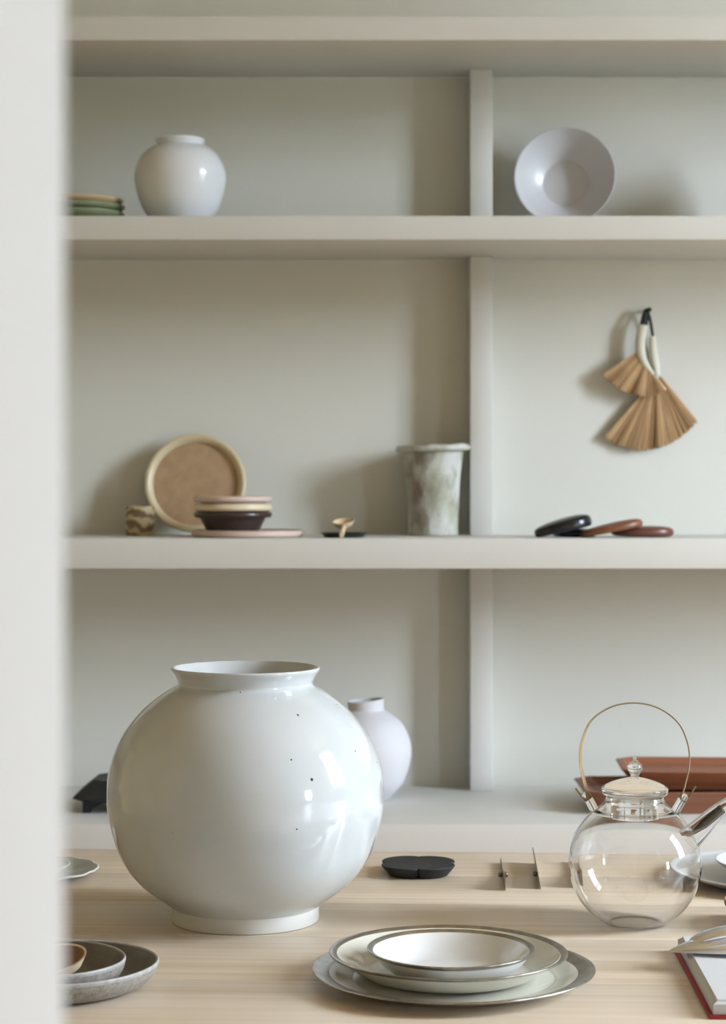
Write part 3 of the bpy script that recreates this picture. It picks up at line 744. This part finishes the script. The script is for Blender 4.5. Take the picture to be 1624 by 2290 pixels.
# ================================================================ HANGING BROOMS
bz_ = YB
def Wp(px, py, off): return at(px, py, bz_ - off)
def fan(roots, tips, off, n, layers, bm, rnd):
    tp = spline([(x, y, 0) for x, y in tips], 12)
    lay = bm.verts.layers.float.new('tone')
    acc = [0]
    for a, b in zip(tp[:-1], tp[1:]): acc.append(acc[-1] + (b - a).length)
    for L in range(layers):
        for i in range(n):
            s = min(1, max(0, (i + rnd.random()) / n)); d_ = s * acc[-1]
            j = next(k for k in range(len(acc) - 1) if acc[k + 1] >= d_ - 1e-6)
            tpt = tp[j].lerp(tp[j + 1], (d_ - acc[j]) / max(1e-6, acc[j + 1] - acc[j]))
            rx = roots[0][0] + (roots[1][0] - roots[0][0]) * s; ry = roots[0][1] + (roots[1][1] - roots[0][1]) * s
            k = 1 - .05 * rnd.random()
            tx, ty = rx + (tpt.x - rx) * k, ry + (tpt.y - ry) * k
            do = off + (L - layers / 2) * .0030 + rnd.uniform(-.0015, .0015)
            p0 = Wp(rx, ry, off + (L - layers / 2) * .0010); p2 = Wp(tx, ty, do + .004 * math.sin(s * 19 + L)); p1 = p0.lerp(p2, .5) + Vector((0, -.003, 0))
            tube_bm([p0, p1, p2], [.0008, .0014, .0012], 4, bm)
            bm.verts.ensure_lookup_table(); tone = .5 + .28 * math.sin(s * 31 + L * .6) + rnd.uniform(-.3, .3)
            for vv in range(len(bm.verts) - 12, len(bm.verts)): bm.verts[vv][lay] = tone
    return bm
def broom(name, label, base, hpath, hrad, roots, tips, off, cord, seed):
    t = thing(name, label, 'hand broom', Wp(*base, 0.0), 0, 'small hand brooms hanging on the wall')
    inv = Matrix.Translation(-t.location)
    rnd = random.Random(seed)
    def put(o): o.matrix_parent_inverse = inv; return o
    o = put(link('bristles', fan(roots, tips, off, 90, 4, bmesh.new(), rnd), BRISTLE, t, smooth=0)); o['kind'] = 'stuff'
    hp = spline([Wp(x, y, off) for x, y in hpath], 6)
    rr = []
    for i in range(len(hp)):
        q = i / (len(hp) - 1) * (len(hrad) - 1); a = int(min(q, len(hrad) - 2)); rr.append((hrad[a] + (hrad[a + 1] - hrad[a]) * (q - a)) / F * bz_)
    put(link('wrapped_handle', tube_bm(hp, rr, 14), WRAP, t, smooth=50))
    bm = bmesh.new()
    for c, r in cord:
        tube_bm(spline([Wp(x, y, o_) for x, y, o_ in c], 6), r, 8, bm)
    put(link('cord', bm, CORD, t, smooth=50))
    return t
broom('hand_broom', 'smaller front hand broom with fanned straw bristles and cream wrapped handle', (1430, 800),
      [(1438, 727), (1433, 757), (1433, 787), (1442, 812), (1462, 838)], [11, 11, 10.5, 8, 3.5],
      ((1424, 787), (1461, 837)), [(1347, 838), (1366, 858), (1400, 877), (1440, 887), (1468, 883), (1491, 872)], .034,
      [([(1433, 728, .036), (1440, 702, .032), (1446, 692, .026), (1450, 700, .024), (1446, 727, .032)], .0028),
       ([(1440, 728, .038), (1443, 708, .034), (1446, 694, .028)], .0035)], 3)
broom('hand_broom', 'larger rear hand broom with wide straw fan hanging lower on the wall', (1465, 860),
      [(1459, 752), (1461, 790), (1466, 820), (1469, 840)], [7.5, 10, 9.5, 8],
      ((1455, 858), (1478, 842)), [(1352, 978), (1375, 995), (1408, 1004), (1440, 1008), (1490, 998), (1530, 974), (1562, 944)], .016,
      [([(1459, 754, .016), (1452, 712, .020), (1447, 692, .022)], .0016), ([(1462, 752, .017), (1456, 715, .021), (1449, 692, .022)], .0016)], 5)
pg = thing('wall_hook', 'small dark hook holding the two hand brooms', 'hook', Wp(1447, 696, .0))
o = link('peg', lathe_bm(prof([(0, 0), (.004, 0)], [(.004, 0), (.0032, .004), (.0030, .032), (.0048, .035), (.0040, .038), (0, .039)]), 16), CORD, pg, rot=(math.pi / 2, 0, 0))

# ================================================================ UPPER SHELF
S2Z = S2[1] + EPS
def U(px, z): return ((px - CX) / F * z, z, S2Z)
uv = thing('globe_vase', 'glossy white globe vase with low collar on the upper shelf', 'vase', U(403, 3.88))
link('body', lathe_bm(prof([(0, 0), (.048, 0)], [(.048, 0), (.052, .002), (.0760, .036), (.0890, .084), (.0855, .112), (.0730, .136), (.0560, .1500), (.0455, .1535)], [(.0455, .1535), (.0445, .1560), (.0470, .1625)], [(.0470, .1625), (.0478, .1655), (.0465, .1672), (.0445, .1665)], [(.0445, .1665), (.0420, .1560), (.0440, .150), (.080, .11), (.065, .03), (0, .006)]), 112), WHITEGLAZE, uv)
G = 'stacked plates at the left of the upper shelf'
hz = 0.0
for i, (m_, lab, dx) in enumerate(((GREENG, 'lowest olive green plate of the upper shelf stack', 0), (GREENG, 'middle olive green plate of the upper shelf stack', .001), (TANTOP, 'straw-coloured plate topping the green plates on the upper shelf', -.002))):
    t = thing('stacked_plate', lab, 'plate', ((180 - CX) / F * 3.88 + dx, 3.88, S2Z + .0015 + i * .0122), 0, G)
    link('plate', lathe_bm(prof([(0, 0), (.050, 0)], [(.050, 0), (.060, .004), (.0780, .0130), (.0850, .0190)], [(.0850, .0190), (.0858, .0210), (.0845, .0222)], [(.0845, .0222), (.075, .0165), (.058, .0085), (.048, .0055), (0, .0055)]), 96), m_, t)
    if i == 0: t.location.z = S2Z
lb = thing('leaning_bowl', 'white bowl standing on edge against the wall, hollow facing out', 'bowl', U(1268, 3.985))
o = link('bowl', lathe_bm(prof([(0, 0), (.040, 0)], [(.040, 0), (.043, .002), (.066, .018), (.088, .040), (.1005, .058)], [(.1005, .058), (.1012, .0595), (.0998, .0600)], [(.0998, .0600), (.086, .0415), (.064, .0200), (.047, .0080)], [(.047, .0080), (.044, .0055), (0, .0050)]), 112), BOWLWHITE, lb)
o.rotation_euler = (math.radians(82), math.radians(0), math.radians(-8)); o.location = (.004, .058, .1035)
# tall jug just outside the right edge of the frame whose shade falls on the back wall
tj = thing('stoneware_jug', 'stoneware jug standing beyond the right frame edge on the upper shelf', 'jug', U(1740, 3.90))
link('body', lathe_bm(prof([(0, 0), (.045, 0)], [(.045, 0), (.060, .01), (.070, .06), (.062, .11), (.045, .145), (.048, .160)], [(.048, .160), (.045, .161), (.040, .15)], [(.040, .15), (.055, .10), (.05, .01), (0, .008)]), 64), MOTTLE, tj)
